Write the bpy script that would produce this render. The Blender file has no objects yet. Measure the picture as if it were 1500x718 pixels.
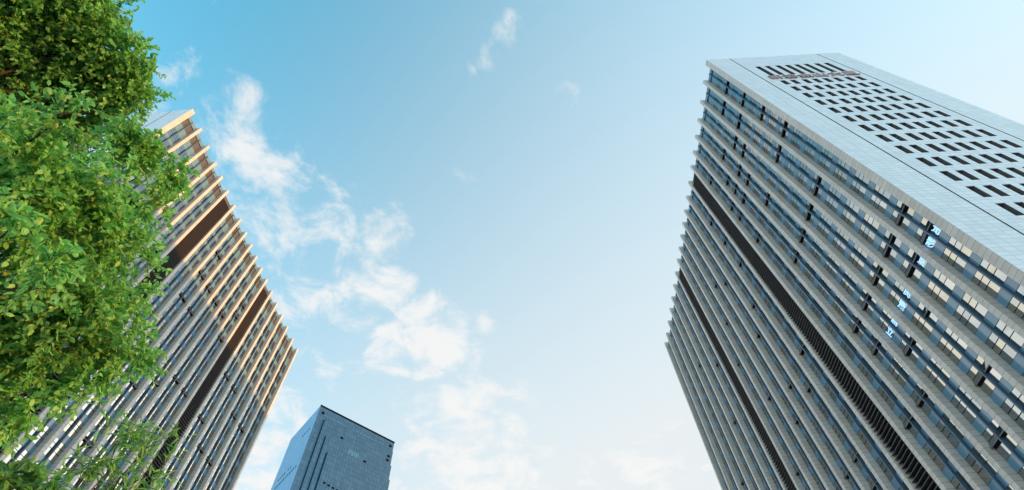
import bpy, bmesh, math, random
from mathutils import Vector, Matrix, noise
R = math.radians
sc = bpy.context.scene
C = sc.collection
random.seed(7)

# ------------------------------------------------------------------ camera
CAM_Z = 1.6
F_PX = 756.85
PITCH, YAW, ROLL = 1.0092, 0.0024, -0.044
fw = Vector((math.sin(YAW)*math.cos(PITCH), math.cos(YAW)*math.cos(PITCH), math.sin(PITCH)))
rt = Vector((math.cos(YAW), -math.sin(YAW), 0))
up = rt.cross(fw)
rt2 = rt*math.cos(ROLL) + up*math.sin(ROLL)
up2 = -rt*math.sin(ROLL) + up*math.cos(ROLL)
cam_d = bpy.data.cameras.new('camera')
cam = bpy.data.objects.new('camera', cam_d)
C.objects.link(cam)
cam_d.sensor_width = 36
cam_d.lens = F_PX/1500*36
cam_d.clip_start = 0.05
cam_d.clip_end = 20000
M = Matrix((rt2, up2, -fw)).transposed().to_4x4()
M.translation = (0, 0, CAM_Z)
cam.matrix_world = M
sc.camera = cam
W_PX, H_PX = 1500, 718

def pix_ray(px, py):
    d = fw*F_PX + rt2*(px-W_PX/2) - up2*(py-H_PX/2)
    return d.normalized()

def to_pix(p):
    v = Vector(p) - Vector((0, 0, CAM_Z))
    d = v.dot(fw)
    if d < 0.1:
        return None
    return (W_PX/2 + F_PX*v.dot(rt2)/d, H_PX/2 - F_PX*v.dot(up2)/d)

def pix_area(pts):
    """area a polygon takes in the frame, 0 if its centre is outside"""
    q = [to_pix(p) for p in pts]
    if any(a is None for a in q):
        return 0
    cx = sum(a[0] for a in q)/len(q); cy = sum(a[1] for a in q)/len(q)
    if not (-8 < cx < W_PX+8 and -8 < cy < H_PX+8):
        return 0
    return abs(sum(q[i][0]*q[(i+1) % len(q)][1]-q[(i+1) % len(q)][0]*q[i][1] for i in range(len(q))))/2

# ------------------------------------------------------------------ light
SUN_AZ, SUN_EL = R(89.2), R(11.3)          # azimuth from +Y towards +X
SKY_ROT = SUN_AZ
sun_dir = Vector((math.sin(SUN_AZ)*math.cos(SUN_EL), math.cos(SUN_AZ)*math.cos(SUN_EL), math.sin(SUN_EL)))
sd = bpy.data.lights.new('sun', 'SUN')
sd.energy = 2.1
sd.angle = R(0.5)
sd.color = (0.84, 0.30, 0.035)
so = bpy.data.objects.new('sun', sd)
so.rotation_euler = (-sun_dir).to_track_quat('-Z', 'Y').to_euler()
C.objects.link(so)

vs = sc.view_settings
vs.view_transform = 'Standard'
vs.look = 'None'
vs.gamma = 1
vs.use_curve_mapping = False
vs.exposure = 2.15
sc.cycles.max_bounces = 8
sc.cycles.transmission_bounces = 4
sc.cycles.transparent_max_bounces = 8

# ---- sky: Nishita, a whiter haze towards horizon and sun, clouds in it
wd = bpy.data.worlds.new('World')
sc.world = wd
wd.use_nodes = True
nt = wd.node_tree
N, Lk = nt.nodes, nt.links
N.clear()
def node(t, **kw):
    n = N.new(t)
    for k, v in kw.items():
        setattr(n, k, v)
    return n
def vmath(op, a, b=None):
    n = node('ShaderNodeVectorMath', operation=op)
    for i, x in enumerate((a, b)):
        if x is None: continue
        if hasattr(x, 'is_output'): Lk.new(x, n.inputs[i])
        else: n.inputs[i].default_value = x
    return n
def fmath(op, a, b=None, c=None, clamp=False):
    n = node('ShaderNodeMath', operation=op, use_clamp=clamp)
    for i, x in enumerate((a, b, c)):
        if x is None: continue
        if hasattr(x, 'is_output'): Lk.new(x, n.inputs[i])
        else: n.inputs[i].default_value = x
    return n.outputs[0]
def smooth(x, a, b, lo=0., hi=1.):
    n = node('ShaderNodeMapRange', interpolation_type='SMOOTHSTEP')
    Lk.new(x, n.inputs[0])
    n.inputs[1].default_value = a; n.inputs[2].default_value = b
    n.inputs[3].default_value = lo; n.inputs[4].default_value = hi
    return n.outputs[0]
def mixc(f, a, b):
    n = node('ShaderNodeMix', data_type='RGBA')
    if hasattr(f, 'is_output'): Lk.new(f, n.inputs[0])
    else: n.inputs[0].default_value = f
    for i, x in ((6, a), (7, b)):
        if hasattr(x, 'is_output'): Lk.new(x, n.inputs[i])
        else: n.inputs[i].default_value = x
    return n.outputs[2]

SKY_STRENGTH = 0.15
sky = node('ShaderNodeTexSky', sky_type='NISHITA', sun_disc=False)
sky.sun_elevation = SUN_EL
sky.sun_rotation = SKY_ROT
sky.altitude = 50
sky.air_density = 1.0
sky.dust_density = 1.0
sky.ozone_density = 1.0
tc = node('ShaderNodeTexCoord')
dirv = vmath('NORMALIZE', tc.outputs['Generated']).outputs[0]
sep = node('ShaderNodeSeparateXYZ')
Lk.new(dirv, sep.inputs[0])
hue = node('ShaderNodeHueSaturation')
hue.inputs['Hue'].default_value = 0.475
hue.inputs['Saturation'].default_value = 1.0
hue.inputs['Value'].default_value = 1.0
Lk.new(sky.outputs[0], hue.inputs['Color'])
# haze: thicker low down and in the sun's half of the sky
hz_dir = Vector((0.62, 0.70, 0.10)).normalized()
dsun = vmath('DOT_PRODUCT', dirv, tuple(hz_dir)).outputs['Value']
haze_f = smooth(dsun, -0.30, 0.93)
low = smooth(sep.outputs['Z'], 0.95, 0.38)
haze_f = fmath('ADD', fmath('MULTIPLY', haze_f, 0.80), fmath('MULTIPLY', low, 0.32), clamp=True)
tint = vmath('MULTIPLY', hue.outputs[0], (0.315, 0.755, 0.815)).outputs[0]
skyc = mixc(haze_f, tint, (1.23, 1.31, 1.34, 1))
# bright band added along the horizon, below the frame, as fill for the facades
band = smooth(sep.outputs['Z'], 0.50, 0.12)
glow = smooth(vmath('DOT_PRODUCT', dirv, (0.76, 0.63, 0.12)).outputs['Value'], 0.35, 0.98)  # extra warm lobe, off the sun's bearing, for the left tower's fin edges
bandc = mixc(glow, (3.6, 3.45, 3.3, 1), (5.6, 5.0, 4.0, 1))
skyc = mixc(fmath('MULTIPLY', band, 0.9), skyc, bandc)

# clouds: noise on a flat layer overhead, gathered where the banks stand
zc = fmath('MAXIMUM', sep.outputs['Z'], 0.08)
comb = node('ShaderNodeCombineXYZ')
Lk.new(fmath('DIVIDE', sep.outputs['X'], zc), comb.inputs[0])
Lk.new(fmath('DIVIDE', sep.outputs['Y'], zc), comb.inputs[1])
n1 = node('ShaderNodeTexNoise', noise_dimensions='3D')
n1.inputs['Scale'].default_value = 8.5
n1.inputs['Detail'].default_value = 9
n1.inputs['Roughness'].default_value = 0.62
n1.inputs['Distortion'].default_value = 0.35
Lk.new(comb.outputs[0], n1.inputs['Vector'])
banks = [  # where each bank stands (frame coordinates only serve to read its bearing), radius, amount
    (250,105,45,.42),(225,140,42,.8),(300,160,55,.62),(345,185,60,.8),(400,208,40,.6),(445,218,30,.5),(330,215,45,.55),
    (350,255,60,.7),(400,295,75,.82),(450,325,75,.84),(400,355,65,.72),(345,295,55,.78),(505,350,55,.66),
    (562,345,38,.92),(578,312,20,.5),(470,395,50,.72),(522,428,48,.9),(572,420,30,.95),(445,440,42,.8),
    (585,508,36,1.1),(635,492,50,1.2),(692,497,32,.92),(560,522,24,.9),
    (520,560,40,.55),(500,520,35,.4),(430,510,28,.5),
    (620,600,60,.5),(680,630,75,.9),(740,620,50,.66),(700,690,85,.95),(760,590,36,.5),(640,650,55,.55),
    (420,640,65,.8),(380,690,85,.95),(560,640,45,.45),
    (742,42,26,.6),(712,76,26,.54),(678,96,20,.58),(825,140,20,.62),(685,240,24,.4),(860,30,40,.32),(800,30,36,.4),
    (950,705,55,.8),(880,720,55,.6),(1010,712,36,.5),(600,715,55,.6),
    (-150,300,300,.9),(-300,600,350,.9),(200,-200,160,.7),(-200,50,200,.8),(600,1000,240,.8),(1000,900,220,.7)]
tot = None
for px, py, rad, amt in banks:
    d = pix_ray(px, py)
    off = math.hypot(px-W_PX/2, py-H_PX/2)
    ang = rad/F_PX/(1+(off/F_PX)**2)**0.75*1.25
    dd = vmath('DOT_PRODUCT', dirv, tuple(d)).outputs['Value']
    m = node('ShaderNodeMapRange', interpolation_type='SMOOTHERSTEP')
    Lk.new(dd, m.inputs[0])
    m.inputs[1].default_value = math.cos(ang*1.5); m.inputs[2].default_value = 1.0
    m.inputs[3].default_value = 0; m.inputs[4].default_value = amt
    tot = m.outputs[0] if tot is None else fmath('MAXIMUM', tot, m.outputs[0])
ns = fmath('MULTIPLY_ADD', n1.outputs['Fac'], 3.6, -1.3)
val = fmath('ADD', fmath('MULTIPLY', ns, 0.8), fmath('MULTIPLY', tot, 0.86))
cover = fmath('MULTIPLY', smooth(val, 0.82, 1.58), smooth(tot, 0.0, 0.25))
skyc = mixc(fmath('MULTIPLY', cover, 0.88), skyc, (1.42, 1.41, 1.39, 1))
# two glow lobes added to the sky, behind the towers, to brighten pane reflections
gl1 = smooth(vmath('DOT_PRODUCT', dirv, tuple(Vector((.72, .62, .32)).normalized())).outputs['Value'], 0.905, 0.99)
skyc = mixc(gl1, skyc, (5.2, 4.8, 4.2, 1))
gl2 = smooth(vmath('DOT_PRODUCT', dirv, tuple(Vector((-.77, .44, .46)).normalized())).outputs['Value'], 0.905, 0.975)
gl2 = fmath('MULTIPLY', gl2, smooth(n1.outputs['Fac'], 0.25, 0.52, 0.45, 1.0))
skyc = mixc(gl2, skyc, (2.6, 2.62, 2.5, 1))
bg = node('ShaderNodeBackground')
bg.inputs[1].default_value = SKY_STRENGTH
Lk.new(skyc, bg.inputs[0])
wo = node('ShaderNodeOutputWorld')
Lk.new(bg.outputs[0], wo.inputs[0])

# ------------------------------------------------------------------ helpers
def tag(o, label, cat, group=None, kind=None):
    if label: o['label'] = label
    if cat: o['category'] = cat
    if group: o['group'] = group
    if kind: o['kind'] = kind
    return o

class MB:
    """collects faces with material slots, then links them as one mesh object"""
    def __init__(self):
        self.v, self.f, self.m = [], [], []
    def face(self, pts, mi=0):
        b = len(self.v)
        self.v += [tuple(p) for p in pts]
        self.f.append(tuple(range(b, b+len(pts))))
        self.m.append(mi)
    def box(self, x0, x1, y0, y1, z0, z1, mi=0):
        b = len(self.v)
        self.v += [(x0,y0,z0),(x1,y0,z0),(x1,y1,z0),(x0,y1,z0),(x0,y0,z1),(x1,y0,z1),(x1,y1,z1),(x0,y1,z1)]
        for q in ((0,3,2,1),(4,5,6,7),(0,1,5,4),(1,2,6,5),(2,3,7,6),(3,0,4,7)):
            self.f.append(tuple(b+i for i in q)); self.m.append(mi)
    def tube(self, pts, radii, n=8, mi=0):
        b = len(self.v)
        for i, (p, r) in enumerate(zip(pts, radii)):
            p = Vector(p)
            a = Vector(pts[min(i+1, len(pts)-1)]) - Vector(pts[max(i-1, 0)])
            a.normalize()
            s = a.orthogonal().normalized(); t = a.cross(s)
            for k in range(n):
                g = 2*math.pi*k/n
                self.v.append(tuple(p + (s*math.cos(g)+t*math.sin(g))*r))
        for i in range(len(pts)-1):
            for k in range(n):
                k2 = (k+1) % n
                self.f.append((b+i*n+k, b+i*n+k2, b+(i+1)*n+k2, b+(i+1)*n+k)); self.m.append(mi)
    def build(self, name, mats, parent=None, smooth=False):
        me = bpy.data.meshes.new(name)
        me.from_pydata(self.v, [], self.f)
        if not isinstance(mats, (list, tuple)): mats = [mats]
        for m in mats: me.materials.append(m)
        me.polygons.foreach_set('material_index', self.m)
        if smooth: me.polygons.foreach_set('use_smooth', [True]*len(self.f))
        me.update()
        o = bpy.data.objects.new(name, me)
        C.objects.link(o)
        if parent: o.parent = parent
        return o

def empty(name, loc, rz=0):
    o = bpy.data.objects.new(name, None)
    o.empty_display_size = 0.5
    o.location = loc
    o.rotation_euler = (0, 0, rz)
    C.objects.link(o)
    return o

def mat(name, col, rough=0.6, metal=0.0, spec=0.5, emit=None, estr=0):
    m = bpy.data.materials.new(name)
    m.use_nodes = True
    b = m.node_tree.nodes['Principled BSDF']
    b.inputs['Base Color'].default_value = (*col, 1)
    b.inputs['Roughness'].default_value = rough
    b.inputs['Metallic'].default_value = metal
    b.inputs['Specular IOR Level'].default_value = spec
    if emit:
        b.inputs['Emission Color'].default_value = (*emit, 1)
        b.inputs['Emission Strength'].default_value = estr
    return m

def panel_mat(name, col, joint, pitch, axes, rough=0.5, metal=0.0, vary=0.1, jw=0.05, offs=(0, 0, 0), stain=0.12, spec=0.5):
    """cladding panels: joints every pitch along the given object axes, a slightly different tone per panel, weather streaks"""
    m = bpy.data.materials.new(name)
    m.use_nodes = True
    t = m.node_tree; n = t.nodes; l = t.links
    b = n['Principled BSDF']
    b.inputs['Roughness'].default_value = rough
    b.inputs['Metallic'].default_value = metal
    b.inputs['Specular IOR Level'].default_value = spec
    co = n.new('ShaderNodeTexCoord')
    sp = n.new('ShaderNodeSeparateXYZ'); l.new(co.outputs['Object'], sp.inputs[0])
    cell = n.new('ShaderNodeCombineXYZ')
    jm = None
    for ax, p in zip(axes, pitch):
        i = 'xyz'.index(ax)
        d = n.new('ShaderNodeMath'); d.operation = 'MULTIPLY_ADD'
        l.new(sp.outputs[i], d.inputs[0]); d.inputs[1].default_value = 1/p; d.inputs[2].default_value = offs[i]
        fl = n.new('ShaderNodeMath'); fl.operation = 'FLOOR'; l.new(d.outputs[0], fl.inputs[0])
        l.new(fl.outputs[0], cell.inputs[i])
        fr = n.new('ShaderNodeMath'); fr.operation = 'FRACT'; l.new(d.outputs[0], fr.inputs[0])
        lt = n.new('ShaderNodeMath'); lt.operation = 'LESS_THAN'; l.new(fr.outputs[0], lt.inputs[0]); lt.inputs[1].default_value = jw/p
        if jm is None: jm = lt.outputs[0]
        else:
            mx = n.new('ShaderNodeMath'); mx.operation = 'MAXIMUM'; l.new(jm, mx.inputs[0]); l.new(lt.outputs[0], mx.inputs[1]); jm = mx.outputs[0]
    oi = n.new('ShaderNodeObjectInfo')
    ad = n.new('ShaderNodeVectorMath'); ad.operation = 'ADD'
    l.new(cell.outputs[0], ad.inputs[0])
    rm = n.new('ShaderNodeMath'); rm.operation = 'MULTIPLY'; l.new(oi.outputs['Random'], rm.inputs[0]); rm.inputs[1].default_value = 97
    l.new(rm.outputs[0], ad.inputs[1])
    wn = n.new('ShaderNodeTexWhiteNoise'); l.new(ad.outputs[0], wn.inputs['Vector'])
    ns = n.new('ShaderNodeTexNoise'); ns.inputs['Scale'].default_value = 0.35; ns.inputs['Detail'].default_value = 5
    mp = n.new('ShaderNodeMapping'); mp.inputs['Scale'].default_value = (2.2, 2.2, 0.35)
    l.new(co.outputs['Object'], mp.inputs[0]); l.new(mp.outputs[0], ns.inputs['Vector'])
    v1 = n.new('ShaderNodeMapRange'); l.new(wn.outputs['Value'], v1.inputs[0]); v1.inputs[3].default_value = 1-vary; v1.inputs[4].default_value = 1+vary
    v2 = n.new('ShaderNodeMapRange'); l.new(ns.outputs['Fac'], v2.inputs[0]); v2.inputs[1].default_value = .3; v2.inputs[2].default_value = .7
    v2.inputs[3].default_value = 1-stain; v2.inputs[4].default_value = 1+stain
    mu = n.new('ShaderNodeMath'); mu.operation = 'MULTIPLY'; l.new(v1.outputs[0], mu.inputs[0]); l.new(v2.outputs[0], mu.inputs[1])
    sc_ = n.new('ShaderNodeVectorMath'); sc_.operation = 'SCALE'; sc_.inputs[0].default_value = col; l.new(mu.outputs[0], sc_.inputs['Scale'])
    mix = n.new('ShaderNodeMix'); mix.data_type = 'RGBA'
    l.new(jm, mix.inputs[0]); l.new(sc_.outputs[0], mix.inputs[6]); mix.inputs[7].default_value = (*joint, 1)
    l.new(mix.outputs[2], b.inputs['Base Color'])
    return m

# ------------------------------------------------------------------ materials
FL = 3.508                      # storey height
m_stone = panel_mat('fin_cladding', (0.46, 0.45, 0.415), (0.18, 0.167, 0.16), (FL/6,), 'z', rough=0.42, vary=0.07, jw=0.035, stain=0.08)
m_white = panel_mat('white_panel', (0.62, 0.70, 0.755), (0.34, 0.41, 0.47), (FL/6, 1.02), 'zx', rough=0.38, vary=0.055, jw=0.04, stain=0.04)
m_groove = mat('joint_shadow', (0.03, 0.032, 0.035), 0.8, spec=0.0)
m_pane = [mat('coated_glass_%s' % k, c, r, 1.0) for k, c, r in (('pale', (0.35, 0.365, 0.365), .03), ('cream', (0.39, 0.375, 0.33), .04), ('grey', (0.29, 0.315, 0.325), .02), ('milky', (0.41, 0.41, 0.40), .06))]
m_seam = mat('window_gasket', (0.03, 0.035, 0.04), 0.6)
m_spand = mat('spandrel_glass', (0.095, 0.215, 0.31), 0.16, 0.0, 0.8)
m_mid = mat('mullion_metal', (0.042, 0.095, 0.155), 0.35, 0.0, 0.6)
m_void = mat('dark_interior', (0.04, 0.045, 0.05), 0.9, spec=0.0)
m_body = mat('wall_core', (0.05, 0.07, 0.09), 0.6)
m_louv = mat('louvre_metal', (0.10, 0.10, 0.105), 0.6, spec=.25)
m_reveal = mat('shaded_reveal_metal', (0.085, 0.09, 0.09), 0.6)  # recess shadow is put into this dark base colour
m_dglass = mat('recessed_glass', (0.13, 0.15, 0.148), 0.12, 0.0, 0.6)
m_frame = mat('dark_frame', (0.06, 0.06, 0.06), 0.5)
m_roof = mat('roof_membrane', (0.2, 0.2, 0.2), 0.9)
m_letter = mat('letter_face', (0.36, 0.27, 0.26), 0.45)
m_led = mat('led_glow', (0.1, 0.2, 0.4), 0.5, emit=(0.32, 0.64, 1.0), estr=0.33)
m_led_w = m_led
m_sash = mat('sash_frame', (0.13, 0.13, 0.135), 0.5)

def text_mesh(name, s, size, depth, m, parent):
    c = bpy.data.curves.new(name, 'FONT')
    c.body = s; c.size = size; c.extrude = depth/2; c.align_x = 'CENTER'; c.align_y = 'CENTER'
    c.offset = 0.012*size
    tmp = bpy.data.objects.new(name+'_curve', c)
    C.objects.link(tmp)
    dg = bpy.context.evaluated_depsgraph_get()
    me = bpy.data.meshes.new_from_object(tmp.evaluated_get(dg))
    bpy.data.objects.remove(tmp); bpy.data.curves.remove(c)
    xs = [v.co.x for v in me.vertices]; ys = [v.co.y for v in me.vertices]
    cx, cy = (min(xs)+max(xs))/2, (min(ys)+max(ys))/2
    for v in me.vertices: v.co.x -= cx; v.co.y -= cy
    me.materials.clear(); me.materials.append(m)
    o = bpy.data.objects.new(name, me)
    C.objects.link(o); o.parent = parent
    return o

# ------------------------------------------------------------------ the two finned towers
G = 0.78           # depth of a fin in front of the glass
FT = 0.58          # thickness of a fin
Z_OFF = 1.68       # top of the lowest spandrel
PANES = ((2.438, 1.758), (1.748, 1.068), (1.058, 0.01))    # heights inside a storey: small, small, large (spandrel above)
WCOLS = (6.15, 7.77, 9.60, 11.24, 12.87, 14.51, 16.34, 18.0)

def build_tower(name, loc, rz, sx, H, T, W, louvre, opens, leds, label, signed, seed):
    rnd = random.Random(seed)
    root = empty(name, loc, rz)
    tag(root, label, 'tower block')
    Mw = Matrix.Translation(loc) @ Matrix.Rotation(rz, 4, 'Z')
    def area(pts): return pix_area([Mw @ Vector(p) for p in pts])
    X = lambda x: sx*x
    def box(mb, x0, x1, *a): mb.box(min(X(x0), X(x1)), max(X(x0), X(x1)), *a)
    nb = len(T)-1
    LEN = T[-1]+FT
    GT = Z_OFF + FL*27               # top of the glazing
    # core, roof
    mb = MB(); box(mb, G+.12, W-G, .82, LEN-.02, 0, H-.5)
    mb.build('core_wall', m_body, root)
    mb = MB(); box(mb, G+.05, W-G+.05, .80, LEN-.03, H-.497, H-.35)
    mb.build('roof', m_roof, root)
    # fins
    for i, t in enumerate(T):
        th = .96 if i == 0 else FT
        mb = MB()
        box(mb, 0, G+.125, t+(.02 if i == 0 else 0), t+th, 0, H)
        mb.build('fin', m_stone, root)
    # far side: the same fins once more, as one plain screen
    for i, t in enumerate(T[1:]):
        mb = MB(); box(mb, W-G-.05, W, t, t+FT, 0, H-.003)
        mb.build('rear_fin', m_stone, root)
    # glazing
    cand = []
    spand = MB()
    for i in range(nb):
        a = T[i]+(.96 if i == 0 else FT); b = T[i+1]
        if i in louvre:
            mb = MB()
            z = 1.2
            while z < H-2.0:
                x0, x1 = X(G-.58), X(G+.1)
                mb.face([(x0,a,z-.20),(x1,a,z+.02),(x1,b,z+.02),(x0,b,z-.20)])
                mb.face([(x0,a,z-.26),(x1,a,z-.04),(x1,b,z-.04),(x0,b,z-.26)])
                mb.face([(x0,a,z-.26),(x0,b,z-.26),(x0,b,z-.20),(x0,a,z-.20)])
                z += .50
            mb.build('louvre_bank', m_louv, root)
            mb = MB(); box(mb, G+.02, G+.11, a+.002, b-.002, 0, H-2.2)
            mb.build('louvre_backing', m_void, root)
            continue
        tm = (a+b)/2
        heads = MB()
        mb = MB(); box(mb, G-.32, G+.12, tm-.07, tm+.07, 0, H-1.1)
        mb.build('mullion_fin', m_mid, root)
        for (c0, c1, col) in ((a, tm-.07, 0), (tm+.07, b, 1)):
            for k in range(-1, 27):
                z0 = Z_OFF + FL*k
                if z0 < 0: z0b = 0.0
                # panes of storey k lie between z0 and z0+2.438, spandrel above
                box(spand, G+.0, G+.1, c0, c1, max(z0+2.45, 0.05), z0+FL)
                if z0 < 0: continue
                op = (i, col, k) in opens
                pts = [(X(G), c0, z0), (X(G), c1, z0), (X(G), c1, z0+2.44), (X(G), c0, z0+2.44)]
                cand.append((area(pts)*(1.6 if op else 1), i, col, k, c0, c1, z0, op))
            # open parapet storey over the glazing
            box(heads, G+.0, G+.1, c0, c1, GT+.02, GT+1.3, 0)
            box(heads, G+.3, G+.36, c0, c1, GT+1.3, H-1.5, 1)
            box(heads, G-.02, G+.06, c0, c1, H-1.5, H-.62, 0)
            box(heads, G+.0, G+.1, c1-.16, c1-.02, GT+1.3, H-1.5, 2)
        heads.build('parapet_screen', [m_spand, m_void, m_reveal], root)
    spand.build('spandrel', m_spand, root)['kind'] = 'stuff'
    cand.sort(key=lambda c: -c[0])
    def window(mb, smb, i, col, k, c0, c1, z0, op):
        e = .035
        base = rnd.choice((0, 0, 0, 1, 1, 2))
        mb.face([(X(G+.095), c0, z0), (X(G+.095), c1, z0), (X(G+.095), c1, z0+2.45), (X(G+.095), c0, z0+2.45)], 4)
        for j, (h1, h0) in enumerate(PANES):
            mi = base if rnd.random() < .72 else rnd.choice((0, 1, 2, 3))
            za, zb = z0+h0+e, z0+h1-e
            ya, yb = c0+e, c1-e
            if op and j == 1:
                # awning sash pushed out at the bottom, dark room behind
                smb.face([(X(G+.05), ya, za), (X(G+.05), yb, za), (X(G+.05), yb, zb), (X(G+.05), ya, zb)], 4)
                d = .17+.08*rnd.random()
                top, bot = (X(G-.01), zb), (X(G-d), za+.08)
                smb.face([(top[0], ya, top[1]), (top[0], yb, top[1]), (bot[0], yb, bot[1]), (bot[0], ya, bot[1])], mi)
                for (p, q) in ((ya, ya+.05), (yb-.05, yb)):
                    b_ = len(smb.v)
                    smb.v += [(top[0]-sx*.02, p, top[1]), (top[0]-sx*.02, q, top[1]), (bot[0]-sx*.02, q, bot[1]), (bot[0]-sx*.02, p, bot[1]),
                              (top[0]+sx*.04, p, top[1]), (top[0]+sx*.04, q, top[1]), (bot[0]+sx*.04, q, bot[1]), (bot[0]+sx*.04, p, bot[1])]
                    for f in ((0,1,2,3),(4,5,6,7),(0,3,7,4),(1,2,6,5),(3,2,6,7)):
                        smb.f.append(tuple(b_+x for x in f)); smb.m.append(5)
                x0, x1 = sorted((bot[0]-sx*.025, bot[0]+sx*.05))
                smb.box(x0, x1, ya, yb, bot[1]-.05, bot[1]+.02, 5)
                continue
            tx, tz = rnd.gauss(0, .004), rnd.gauss(0, .005)
            P = []
            for (y, z) in ((ya, za), (yb, za), (yb, zb), (ya, zb)):
                P.append((X(G+.012 + tx*(y-(ya+yb)/2) + tz*(z-(za+zb)/2)), y, z))
            mb.face(P, mi)
    mats = m_pane + [m_void, m_sash]
    rest = MB()
    for n, (ar, *c) in enumerate(cand):
        if n < 100 and ar > 0:
            mb = MB()
            if c[-1]:
                s = MB()
                window(mb, s, *c)
                w = mb.build('window', mats, root)
                s.build('open_sash', mats, w)
            else:
                window(mb, mb, *c)
                mb.build('window', mats, root)
        else:
            window(rest, rest, *c)
    rest.build('window_bank', mats, root)['kind'] = 'stuff'
    # ---------------- end wall with recessed windows
    xs = sorted({0.0, 4.15, 4.33, 20.25, 20.43, W} | {round(v, 3) for w in WCOLS for v in (w, w+.86)})
    holes = []
    zs = {0.0, H, H-5.8-5.95+.0}
    rows = []
    zt = H+1.6-6.7-1.6                # top of the tall louvred openings
    zt = H-6.75
    rows.append((zt-5.95, zt))
    z = H-15.95
    while z > 5:
        rows.append((z-2.28, z)); z -= FL
    zs = sorted({0.0, H} | {round(v, 3) for r in rows for v in r})
    holes = {}
    for wx in WCOLS:
        for r in rows:
            holes[(round(wx, 3), round(r[0], 3))] = ('w', wx, r)
    wall = MB()
    def kind(ix, iz):
        if ix < 0 or iz < 0 or ix >= len(xs)-1 or iz >= len(zs)-1: return None
        x, z = xs[ix], zs[iz]
        if x in (4.15, 20.25): return 'g'
        if (round(x, 3), round(z, 3)) in holes: return 'w'
        return 's'
    DEP = {'w': .72, 'g': .45}
    for ix in range(len(xs)-1):
        for iz in range(len(zs)-1):
            x0, x1, z0, z1 = X(xs[ix]), X(xs[ix+1]), zs[iz], zs[iz+1]
            kd = kind(ix, iz)
            if kd == 's':
                wall.face([(x0,0,z0),(x1,0,z0),(x1,0,z1),(x0,0,z1)], 0)
                for (dx, dz) in ((1,0),(-1,0),(0,1),(0,-1)):
                    k2 = kind(ix+dx, iz+dz)
                    if k2 == 's': continue
                    D = DEP.get(k2, .8)
                    if k2 is None and dx == -1: D = .019
                    if dx: 
                        xx = x1 if dx > 0 else x0
                        wall.face([(xx,0,z0),(xx,D,z0),(xx,D,z1),(xx,0,z1)], 1 if k2 else 0)
                    else:
                        zz = z1 if dz > 0 else z0
                        wall.face([(x0,0,zz),(x1,0,zz),(x1,D,zz),(x0,D,zz)], 1 if k2 else 0)
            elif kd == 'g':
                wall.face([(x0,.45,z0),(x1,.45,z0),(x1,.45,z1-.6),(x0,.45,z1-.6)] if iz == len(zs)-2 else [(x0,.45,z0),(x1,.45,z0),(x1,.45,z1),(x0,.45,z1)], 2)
    wall.build('end_wall', [m_white, m_reveal, m_groove], root)
    wl = []
    for (wx, r) in [(wx, r) for wx in WCOLS for r in rows]:
        wl.append((area([(X(wx),0,r[0]),(X(wx+.86),0,r[0]),(X(wx+.86),0,r[1]),(X(wx),0,r[1])]), wx, r))
    wl.sort(key=lambda c: -c[0])
    rest = MB()
    for n, (ar, wx, r) in enumerate(wl):
        mb = MB() if (n < 100 and ar > 0) else rest
        x0, x1 = sorted((X(wx+.012), X(wx+.848)))
        mb.box(x0, x1, .70, .76, r[0]+.012, r[1]-.012, 0)
        mb.box(x0, x0+.05, .64, .695, r[0]+.012, r[1]-.012, 1)
        mb.box(x1-.05, x1, .64, .695, r[0]+.012, r[1]-.012, 1)
        hs = (.38,) if r[1]-r[0] < 3 else (.2, .4, .6, .8)
        for hh in hs:
            zz = r[0]+hh*(r[1]-r[0])
            mb.box(x0+.05, x1-.05, .64, .695, zz-.03, zz+.03, 1)
        if rnd.random() < .08 and r[1]-r[0] < 3:      # a sash standing ajar
            mb.box(x0+.07, x1-.07, .45, .50, r[0]+.15, r[0]+.75, 1)
        if mb is not rest: mb.build('recessed_window', [m_dglass, m_frame], root)
    if rest.f: rest.build('recessed_window_bank', [m_dglass, m_frame], root)['kind'] = 'stuff'
    # rooftop lettering
    if signed:
        for ch, xc, sz in (('新', 6.35, 2.25), ('榕', 8.65, 2.25), ('金', 11.05, 2.45), ('山', 13.5, 2.45), ('大', 15.95, 2.45), ('厦', 18.45, 2.45)):
            o = text_mesh('sign_character', ch, sz*.93, .16, m_letter, root)
            o.location = (xc, -.10, H-14.2)
            o.rotation_euler = (R(90), 0, 0)
    for (i, col, k, ch) in leds:
        a = T[i]+(.96 if i == 0 else FT); b = T[i+1]; tm = (a+b)/2
        c0, c1 = (a, tm-.07) if col == 0 else (tm+.07, b)
        o = text_mesh('illuminated_character', ch, .98, .02, m_led, root)
        z = Z_OFF+FL*k+.55
        # turned a quarter: the character's top faces the near end of the tower
        gx, gy = Vector((0, 0, -1)), Vector((0, -1, 0))
        gz = gx.cross(gy)
        Mx = Matrix((gx, gy, gz)).transposed().to_4x4()
        Mx.translation = (X(G-.03), (c0+c1)/2+.06, z)
        o.matrix_local = Mx
    return root

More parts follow.
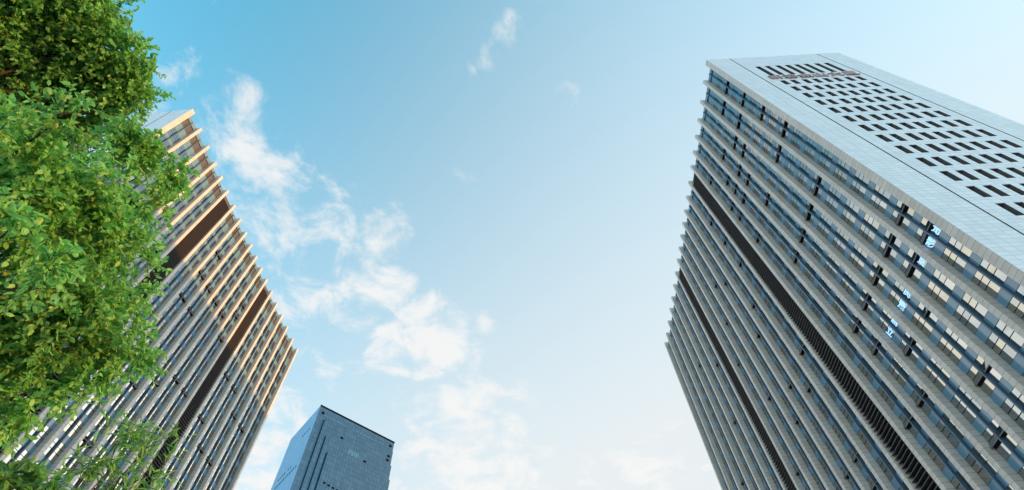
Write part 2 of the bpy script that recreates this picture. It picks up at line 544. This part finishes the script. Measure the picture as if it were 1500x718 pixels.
TR = [0,3.73,7.5,11.1,14.5,17.8,21.0,24.6,28.06,31.4,34.55,37.75,41,44.3,47.9,51.6,55.3,58.9,62.9,66.9,70.2]
TL = [0,3.8,7.45,11,14.2,17.4,21,24.4,27.75,30.95,34.15,37.4,40.7,44.2,47.9,51.65,55.4,59.5,63.17]
def both(lst): return {(i, c, k) for i, k in lst for c in (0, 1)}
open_r = both([(0,12),(0,11),(1,12),(1,11),(2,12),(3,12),(3,10),(4,11),(4,12),(2,8),(3,7),(4,9),(5,9),(6,8),(8,9),(8,10),(9,10),
    (0,25),(0,23),(0,21),(0,19),(1,25),(1,23),(2,23),(2,22),(1,19),(3,24),(3,22),(3,21),(4,23),(4,22),(4,21),(3,19),(5,22),(5,19),(5,25),
    (5,21),(1,16),(2,16),(3,16),(4,16),(7,24),(7,22),(7,20),(8,18),(9,21),(9,17),(10,22),(11,15),(12,18),(7,14),(10,13),(8,13),(14,20),(15,17),(16,22),(17,15),(11,20),(12,12),(9,14)])
open_r |= {(2,0,10),(2,0,8)}
open_l = both([(7,25),(7,23),(8,23),(8,21),(9,23),(10,23),(11,24),(11,25),(12-1,22),(7,21),(10,18),(9,17),(11,18),(13,21),(14,21),(14,17),(15,20),(16,20),(15,17),(13,18),
    (4,18),(4,21),(3,15),(3,19),(2,14),(1,16),(8,16),(8,13),(10,12),(9,11),(2,17)])
led_r = [(0,0,11,'元'),(0,1,11,'影'),(1,0,11,'京'),(2,0,11,'民'),(2,1,11,'豫'),(3,0,11,'启'),(3,1,11,'立')]
build_tower('office_tower', (37.497, 23.198, 0), -0.0124, 1, 100.0, TR, 24.4, (6, 13), open_r, led_r,
            'tall grey finned tower with rooftop characters on its pale blue end wall', True, 11)
build_tower('office_tower', (-60.465, 28.80, 0), -0.0654, -1, 101.74, TL, 24.4, (5, 12), open_l, [],
            'tall finned tower behind the trees, its fin edges glowing orange in low sun', False, 12)

# ------------------------------------------------------------------ the far glass tower
def far_tower():
    H = 151.6
    c = Vector((-82.8, 169.9, 0)); r_ = Vector((-56.0, 196.1, 0)); l_ = Vector((-101.0, 190.9, 0))
    ang = math.atan2((r_-c).y, (r_-c).x)
    Lr = (r_-c).length
    root = empty('glass_tower', c, ang)
    tag(root, 'distant blue glass tower with a plain square top', 'tower block')
    d = l_-c
    ld = Matrix.Rotation(-ang, 3, 'Z') @ d      # the left face, in the tower's own axes
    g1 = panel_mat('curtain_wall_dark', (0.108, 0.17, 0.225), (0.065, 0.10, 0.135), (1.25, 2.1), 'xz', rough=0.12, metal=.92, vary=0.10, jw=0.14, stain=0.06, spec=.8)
    g2 = panel_mat('curtain_wall_sky_sheen', (0.13, 0.37, 0.60), (0.10, 0.28, 0.47), (1.4, 2.1), 'yz', rough=0.5, vary=0.07, jw=0.14, stain=0.06, spec=.03)  # blue base stands in for the sky reflected on this face
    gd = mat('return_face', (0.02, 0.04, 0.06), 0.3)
    m_vent = mat('vent_hole', (0.006, 0.007, 0.008), 0.9, spec=0.0)
    gl = mat('lit_strip', (0.17, 0.27, 0.33), 0.2, 0.95)
    A, B = Vector((0, 0, 0)), Vector((Lr, 0, 0)); D = Vector(ld); E_ = B + D
    mb = MB()
    def q(p0, p1, z0, z1, mi): mb.face([(p0.x,p0.y,z0),(p1.x,p1.y,z0),(p1.x,p1.y,z1),(p0.x,p0.y,z1)], mi)
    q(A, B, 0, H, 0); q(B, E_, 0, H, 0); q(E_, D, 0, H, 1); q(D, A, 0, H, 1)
    mb.face([(p.x, p.y, H) for p in (A, B, E_, D)], 2)
    mb.build('curtain_wall', [g1, g2, m_roof], root)
    # nested layers standing proud of the broad face, each lower than the one behind
    for n, (x0, top) in enumerate(((.09, H-5.6), (.155, H-13), (.215, H-20))):
        mb = MB(); mb.box(Lr*x0, Lr*.992, -1.0*(n+1), -1.0*n-.004, 0, top)
        # dark return on the left
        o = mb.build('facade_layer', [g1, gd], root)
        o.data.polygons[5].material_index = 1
    mb = MB()
    mb.box(-.15, Lr+.15, -.15, -.01, H-.45, H+.2)
    mb.build('coping', m_vent, root)
    rnd = random.Random(4)
    # opened vents, dark little squares in rows
    def vent(x, z, w=1.0, h=.8, y=-.06):
        mb = MB(); mb.box(x, x+w, y, y+.05, z, z+h); mb.build('vent', m_vent, root)
    for x, z in ((1.3, H-3.6), (35.2, H-3.2)): vent(x, z, 1.3, 1.1)
    for x, z in ((34.6, H-11), (34.8, H-9.0)): vent(x, z, 1.3, 1.0, -1.06)
    for k in range(15):
        if rnd.random() < .8:
            mb = MB(); mb.box(3+k*1.9, 4.3+k*1.9, -.06, -.01, H-4.0, H-3.65); mb.build('lit_strip', gl, root)
    for x, z in ((12, H-11), (24, H-17), (21, H-33)): vent(x, z, 1.3, .9, -1.06 if z > H-13 else (-2.06 if z > H-20 else -3.06))
    for k in range(6):
        vent(9.8+k*1.9, H-33-.2*k, 1.1, .7, -3.06)
    for k in range(6):       # a paler pair of windows high on the face
        mb = MB(); mb.box(16.5+k*.85, 17.1+k*.85, -2.06, -2.005, H-17.0+.6*(k % 2), H-14.5); mb.build('pale_pane', gl, root)
    # vents on the side face
    u = D.normalized(); nrm = Vector((u.y, -u.x, 0))
    if nrm.x > 0: nrm = -nrm
    def svent(t, z, w=.9, h=.8):
        p = A + u*t + nrm*.05; p2 = A + u*(t+w) + nrm*.05
        mb = MB(); mb.face([(p.x,p.y,z),(p2.x,p2.y,z),(p2.x,p2.y,z+h),(p.x,p.y,z+h)])
        mb.face([(p.x-nrm.x*.05,p.y-nrm.y*.05,z),(p2.x-nrm.x*.05,p2.y-nrm.y*.05,z),(p2.x,p2.y,z),(p.x,p.y,z)])
        mb.build('vent', m_vent, root)
    for k in range(4): svent(4+k*1.9, H-9.5)
    for k in range(11):
        svent(3.5+k*1.75, H-27)
        if k > 3 and k != 6: svent(3.5+k*1.75, H-23.5)
    for k in range(5):
        svent(3+k*1.8, H-52)
        if k: svent(3+k*1.8, H-55.5)
far_tower()

# ------------------------------------------------------------------ ground
def ground():
    m = panel_mat('paving', (0.38, 0.37, 0.35), (0.2, 0.19, 0.18), (0.6, 0.6), 'xy', rough=0.8, vary=0.08, jw=0.012, stain=0.1)
    mb = MB(); mb.face([(-4000,-4000,0),(4000,-4000,0),(4000,4000,0),(-4000,4000,0)])
    o = mb.build('ground', m); o['kind'] = 'structure'
    mg = panel_mat('turf', (0.045, 0.075, 0.02), (0.04, 0.07, 0.02), (50, 50), 'xy', rough=.9, stain=.35)
    mb = MB(); mb.face([(-12,-4,.004),(-3,-4,.004),(-3,12,.004),(-12,12,.004)])
    o = mb.build('lawn', mg); o['kind'] = 'structure'
    mb = MB()
    for a in ((-12.15,-12,-4.15,12.15),(-3,-2.85,-4.15,12.15),(-12,-3,-4.15,-4),(-12,-3,12,12.15)): mb.box(a[0],a[1],a[2],a[3],0,.12)
    o = mb.build('kerb', mat('kerb_stone', (.3,.3,.29), .8)); o['kind'] = 'structure'
ground()

# ------------------------------------------------------------------ trees
def leaf_mat(name, c1, c2, c3):
    m = bpy.data.materials.new(name)
    m.use_nodes = True
    t = m.node_tree; n = t.nodes; l = t.links
    b = n['Principled BSDF']
    at = n.new('ShaderNodeAttribute'); at.attribute_name = 'tone'
    rp = n.new('ShaderNodeValToRGB')
    rp.color_ramp.elements[0].color = (*c1, 1)
    rp.color_ramp.elements[1].color = (*c3, 1)
    e = rp.color_ramp.elements.new(.55); e.color = (*c2, 1)
    l.new(at.outputs['Fac'], rp.inputs[0])
    l.new(rp.outputs[0], b.inputs['Base Color'])
    b.inputs['Roughness'].default_value = .42
    b.inputs['Specular IOR Level'].default_value = .45
    tr = n.new('ShaderNodeBsdfTranslucent')
    mx = n.new('ShaderNodeMixShader'); mx.inputs[0].default_value = .5
    hs = n.new('ShaderNodeHueSaturation'); hs.inputs['Value'].default_value = 1.5; hs.inputs['Saturation'].default_value = 1.1
    l.new(rp.outputs[0], hs.inputs['Color']); l.new(hs.outputs[0], tr.inputs[0])
    l.new(b.outputs[0], mx.inputs[1]); l.new(tr.outputs[0], mx.inputs[2])
    l.new(mx.outputs[0], n['Material Output'].inputs[0])
    return m

m_leaf_a = leaf_mat('camphor_leaf', (0.08, 0.21, 0.07), (0.15, 0.40, 0.115), (0.23, 0.55, 0.18))
m_leaf_b = leaf_mat('dark_leaf', (0.05, 0.14, 0.045), (0.10, 0.28, 0.08), (0.16, 0.40, 0.12))
m_leaf_c = leaf_mat('slender_leaf', (0.07, 0.18, 0.06), (0.13, 0.33, 0.09), (0.19, 0.43, 0.13))
def bark_mat():
    m = bpy.data.materials.new('bark'); m.use_nodes = True
    t = m.node_tree; n = t.nodes; l = t.links; b = n['Principled BSDF']
    ns = n.new('ShaderNodeTexNoise'); ns.inputs['Scale'].default_value = 14; ns.inputs['Detail'].default_value = 6
    co = n.new('ShaderNodeTexCoord'); mp = n.new('ShaderNodeMapping'); mp.inputs['Scale'].default_value = (1, 1, .25)
    l.new(co.outputs['Object'], mp.inputs[0]); l.new(mp.outputs[0], ns.inputs['Vector'])
    rp = n.new('ShaderNodeValToRGB'); rp.color_ramp.elements[0].color = (.018,.015,.012,1); rp.color_ramp.elements[1].color = (.05,.044,.035,1)
    rp.color_ramp.elements[0].position = .35; rp.color_ramp.elements[1].position = .68
    l.new(ns.outputs['Fac'], rp.inputs[0]); l.new(rp.outputs[0], b.inputs['Base Color'])
    b.inputs['Roughness'].default_value = .9
    bm = n.new('ShaderNodeBump'); bm.inputs['Strength'].default_value = .5; l.new(ns.outputs['Fac'], bm.inputs['Height']); l.new(bm.outputs[0], b.inputs['Normal'])
    return m
m_bark = bark_mat()
m_twig = mat('green_twig', (.055,.07,.025), .7)

def leaf_into(V, F, TN, p, d, nrm, L, Wd, tone, curl):
    """one folded, slightly curled leaf: base, two pairs of edge points, rib, tip"""
    s = d.cross(nrm)
    if s.length < 1e-4: s = d.orthogonal()
    s.normalize(); u = s.cross(d).normalized()
    b = len(V)
    def P(t, w, h): return tuple(p + d*(L*t) + s*(Wd*w) + u*(L*h))
    V += [P(0,0,0), P(.28,-.42,.06), P(.28,.42,.06), P(.34,0,-.02), P(.66,-.40,.02-curl*.35), P(.66,.40,.02-curl*.35), P(.68,0,-.05-curl*.4), P(1,0,-curl)]
    F += [(b,b+3,b+1),(b,b+2,b+3),(b+1,b+3,b+6,b+4),(b+3,b+2,b+5,b+6),(b+4,b+6,b+7),(b+6,b+5,b+7)]
    TN += [tone]*6

def rand_unit(rnd):
    while True:
        v = Vector((rnd.uniform(-1,1), rnd.uniform(-1,1), rnd.uniform(-1,1)))
        if .05 < v.length < 1: return v.normalized()

def crown(name, clumps, m, root, rnd, LL, twig_len, per, dens, least, ratio=.5, droop=.35, upb=.9):
    """clumps: (centre, radii). Twigs grow outward through the clump's volume, each carrying leaves"""
    V, F, TN = [], [], []
    tw = MB()
    for (c, rad, tone0) in clumps:
        n = max(least, int(dens*(rad.x*rad.y*rad.z)**(2/3)))
        nsub = max(1, int(16*(rad.x/.6)**1.7))
        subs = []
        for _ in range(nsub):
            o = rand_unit(rnd)
            o.z = o.z*.9
            subs.append((c + Vector((o.x*rad.x, o.y*rad.y, o.z*rad.z))*rnd.random()**.4*.86, rad.x*rnd.uniform(.26,.42) if nsub > 2 else rad.x, rnd.gauss(0,.14)))
        for _ in range(n):
            sc0, sr, st = rnd.choice(subs)
            o = rand_unit(rnd)
            rr = rnd.random()**.5
            # lumpy outline
            lump = 1+.28*noise.noise(Vector(o)*2.2+c)
            p = sc0 + Vector((o.x, o.y, o.z*.62))*sr*rr*lump
            d = (o*.9 + rand_unit(rnd)*.7 + Vector((0,0,-droop*.3))).normalized()
            ln = twig_len*rnd.uniform(.6,1.3)
            tt = tone0+st+rnd.gauss(0,.07)
            pts = [p + d*(ln*t) + Vector((0,0,-droop*ln*t*t)) for t in (0,.5,1)]
            tw.tube(pts, (.0035,.0025,.0015), 3)
            for j in range(per):
                t = (j+.6)/per
                q = p + d*(ln*t) + Vector((0,0,-droop*ln*t*t))
                side = rand_unit(rnd)
                ld = (d*.55 + side*.75 + Vector((0,0,-droop*.6))).normalized()
                nn = (Vector((0,0,upb)) + rand_unit(rnd)*.6 + o*.4).normalized()
                L = LL*rnd.uniform(.6,1.25)
                leaf_into(V, F, TN, q, ld, nn, L, L*ratio, min(1, max(0, tt+rnd.gauss(0,.12)+.25*(t-.5))), rnd.uniform(.0,.28))
    me = bpy.data.meshes.new(name)
    me.from_pydata(V, [], F)
    a = me.attributes.new('tone', 'FLOAT', 'FACE')
    a.data.foreach_set('value', TN)
    me.materials.append(m)
    me.polygons.foreach_set('use_smooth', [True]*len(F))
    me.update()
    o = bpy.data.objects.new(name, me)
    C.objects.link(o); o.parent = root
    return o, tw

def branchy(mb, start, targets, r0, rnd, n=7):
    for tg in targets:
        s = Vector(start); e = Vector(tg)
        k = 6
        pts, rs = [], []
        for i in range(k+1):
            t = i/k
            q = s.lerp(e, t) + Vector((rnd.uniform(-1,1), rnd.uniform(-1,1), rnd.uniform(-.3,.6)))*(.12*(e-s).length*t*(1-t)*1.6)
            q.z += .18*(e-s).length*math.sin(math.pi*t)*.5
            pts.append(q); rs.append(r0*(1-t)**1.1+.004)
        mb.tube(pts, rs, n)

def tree(label, base, trunk_h, trunk_r, blobs, m, LL, twig_len, per, dens, seed, ratio=.5, droop=.35, lean=(0,0), tone=.5, least=26):
    rnd = random.Random(seed)
    root = empty('tree', base)
    tag(root, label, 'tree')
    B = Vector(base)
    clumps = []
    for b in blobs:
        px, py, rp, dist = b[:4]
        d = pix_ray(px, py)
        ctr = Vector((0,0,CAM_Z)) + d*dist - B
        dep = dist*d.dot(fw)
        rw = max(.07, rp/F_PX*dep - twig_len*.4)
        clumps.append((ctr, Vector((rw, rw, rw*.85)), b[4] if len(b) > 4 else tone))
    cr, tw = crown('crown', clumps, m, root, rnd, LL, twig_len, per, dens, least, ratio, droop)
    tr = MB()
    top = Vector((lean[0], lean[1], trunk_h))
    pts = [Vector((0,0,-.1)).lerp(top, t)+Vector((math.sin(t*5+seed)*.06, math.cos(t*4+seed)*.06-.06, 0))*min(1, t*4) for t in (0,.05,.2,.4,.6,.8,1)]
    tr.tube(pts, [trunk_r*f for f in (1.5,1.15,1,.92,.85,.78,.7)], 12)
    tr.build('trunk', m_bark, root, True)
    lb = MB()
    branchy(lb, pts[-1], [c[0] for c in clumps], trunk_r*.24, rnd)
    b0 = len(lb.v)
    lb.v += tw.v; lb.f += [tuple(i+b0 for i in f) for f in tw.f]; lb.m += [1]*len(tw.m)
    lb.build('limbs', [m_bark, m_twig], root, True)
    return root

# tall tree, further off: fine leaves
tree('tall bushy green tree, its crown reaching the top of the picture', (-7.6, 1.6, 0), 4.6, .2,
     [(60,10,95,9.0,.5),(130,50,80,8.8,.5),(165,105,58,8.8,.55),(60,110,90,9.4,.25),(115,140,70,9.0,.35),(30,-60,110,9.2),(120,-10,55,9.0,.6),(200,150,22,8.6,.6),
      (-90,60,110,9.4),(0,95,75,8.9,.4),(10,140,60,9.2,.35),(0,20,80,8.8,.5),(175,120,45,8.6,.6),(160,40,42,8.7,.6),(-80,-60,120,9.6),(60,190,80,9.3,.3),(185,70,34,8.7,.6),(150,15,40,8.9,.6)],
     m_leaf_a, .060, .24, 13, 1450, 3, tone=.55, ratio=.6)
# nearer tree
tree('broad leafy tree with the large lower crown in front of the sunlit tower', (-6.2, 3.4, 0), 3.2, .17,
     [(235,245,42,7.2,.6),(205,215,48,7.0,.6),(215,300,44,7.2,.6),(180,190,45,7.0,.5),(258,262,20,7.3,.65),
      (60,235,85,6.2,.65),(120,290,85,6.2,.6),(60,330,80,6.0,.45),(170,360,70,6.4,.55),(215,372,36,6.6,.6),(195,425,40,6.4,.55),
      (110,420,85,6.0,.5),(40,450,95,6.0,.35),(185,490,44,6.3,.55),(120,515,70,6.0,.45),(60,525,62,5.9,.4),(135,552,28,6.0,.6),(25,575,40,5.8,.55),(85,565,24,5.9,.6),
      (205,520,26,6.3,.6),(0,510,75,6.0,.3),(12,612,16,5.8,.6),
      (-90,280,100,6.3),(-90,430,110,6.3),(-90,520,85,6.2),(-180,350,120,6.6),(-170,500,110,6.5),
      (10,180,55,5.6,.7),(80,180,40,5.8,.7),(70,400,35,5.0,.75),(20,330,32,4.7,.7)],
     m_leaf_a, .061, .22, 13, 1400, 5, tone=.55, ratio=.6)
# slim young tree
tree('slim young tree with narrow pale leaves at the foot of the tower', (-4.25, 4.72, 0), 3.3, .035,
     [(190,625,20,7.2),(170,650,24,7.2),(135,668,22,7.1),(150,700,28,7.0),(215,650,18,7.2),(232,640,13,7.3),(225,680,22,7.1),(205,700,24,7.0),(178,690,20,7.1),(190,740,40,7.0),(120,690,18,7.0),(236,720,22,7.0)],
     m_leaf_c, .12, .22, 8, 150, 8, ratio=.2, droop=.2, tone=.7, least=7)
# low tree at the corner
tree('low dark green tree, only its top showing below the others', (-4.6, 3.7, 0), 2.0, .07,
     [(28,714,26,5.6),(60,718,18,5.5),(8,706,18,5.6),(40,775,46,5.5),(-40,745,46,5.6),(76,752,20,5.5)],
     m_leaf_b, .09, .2, 9, 520, 9, ratio=.42, tone=.4)
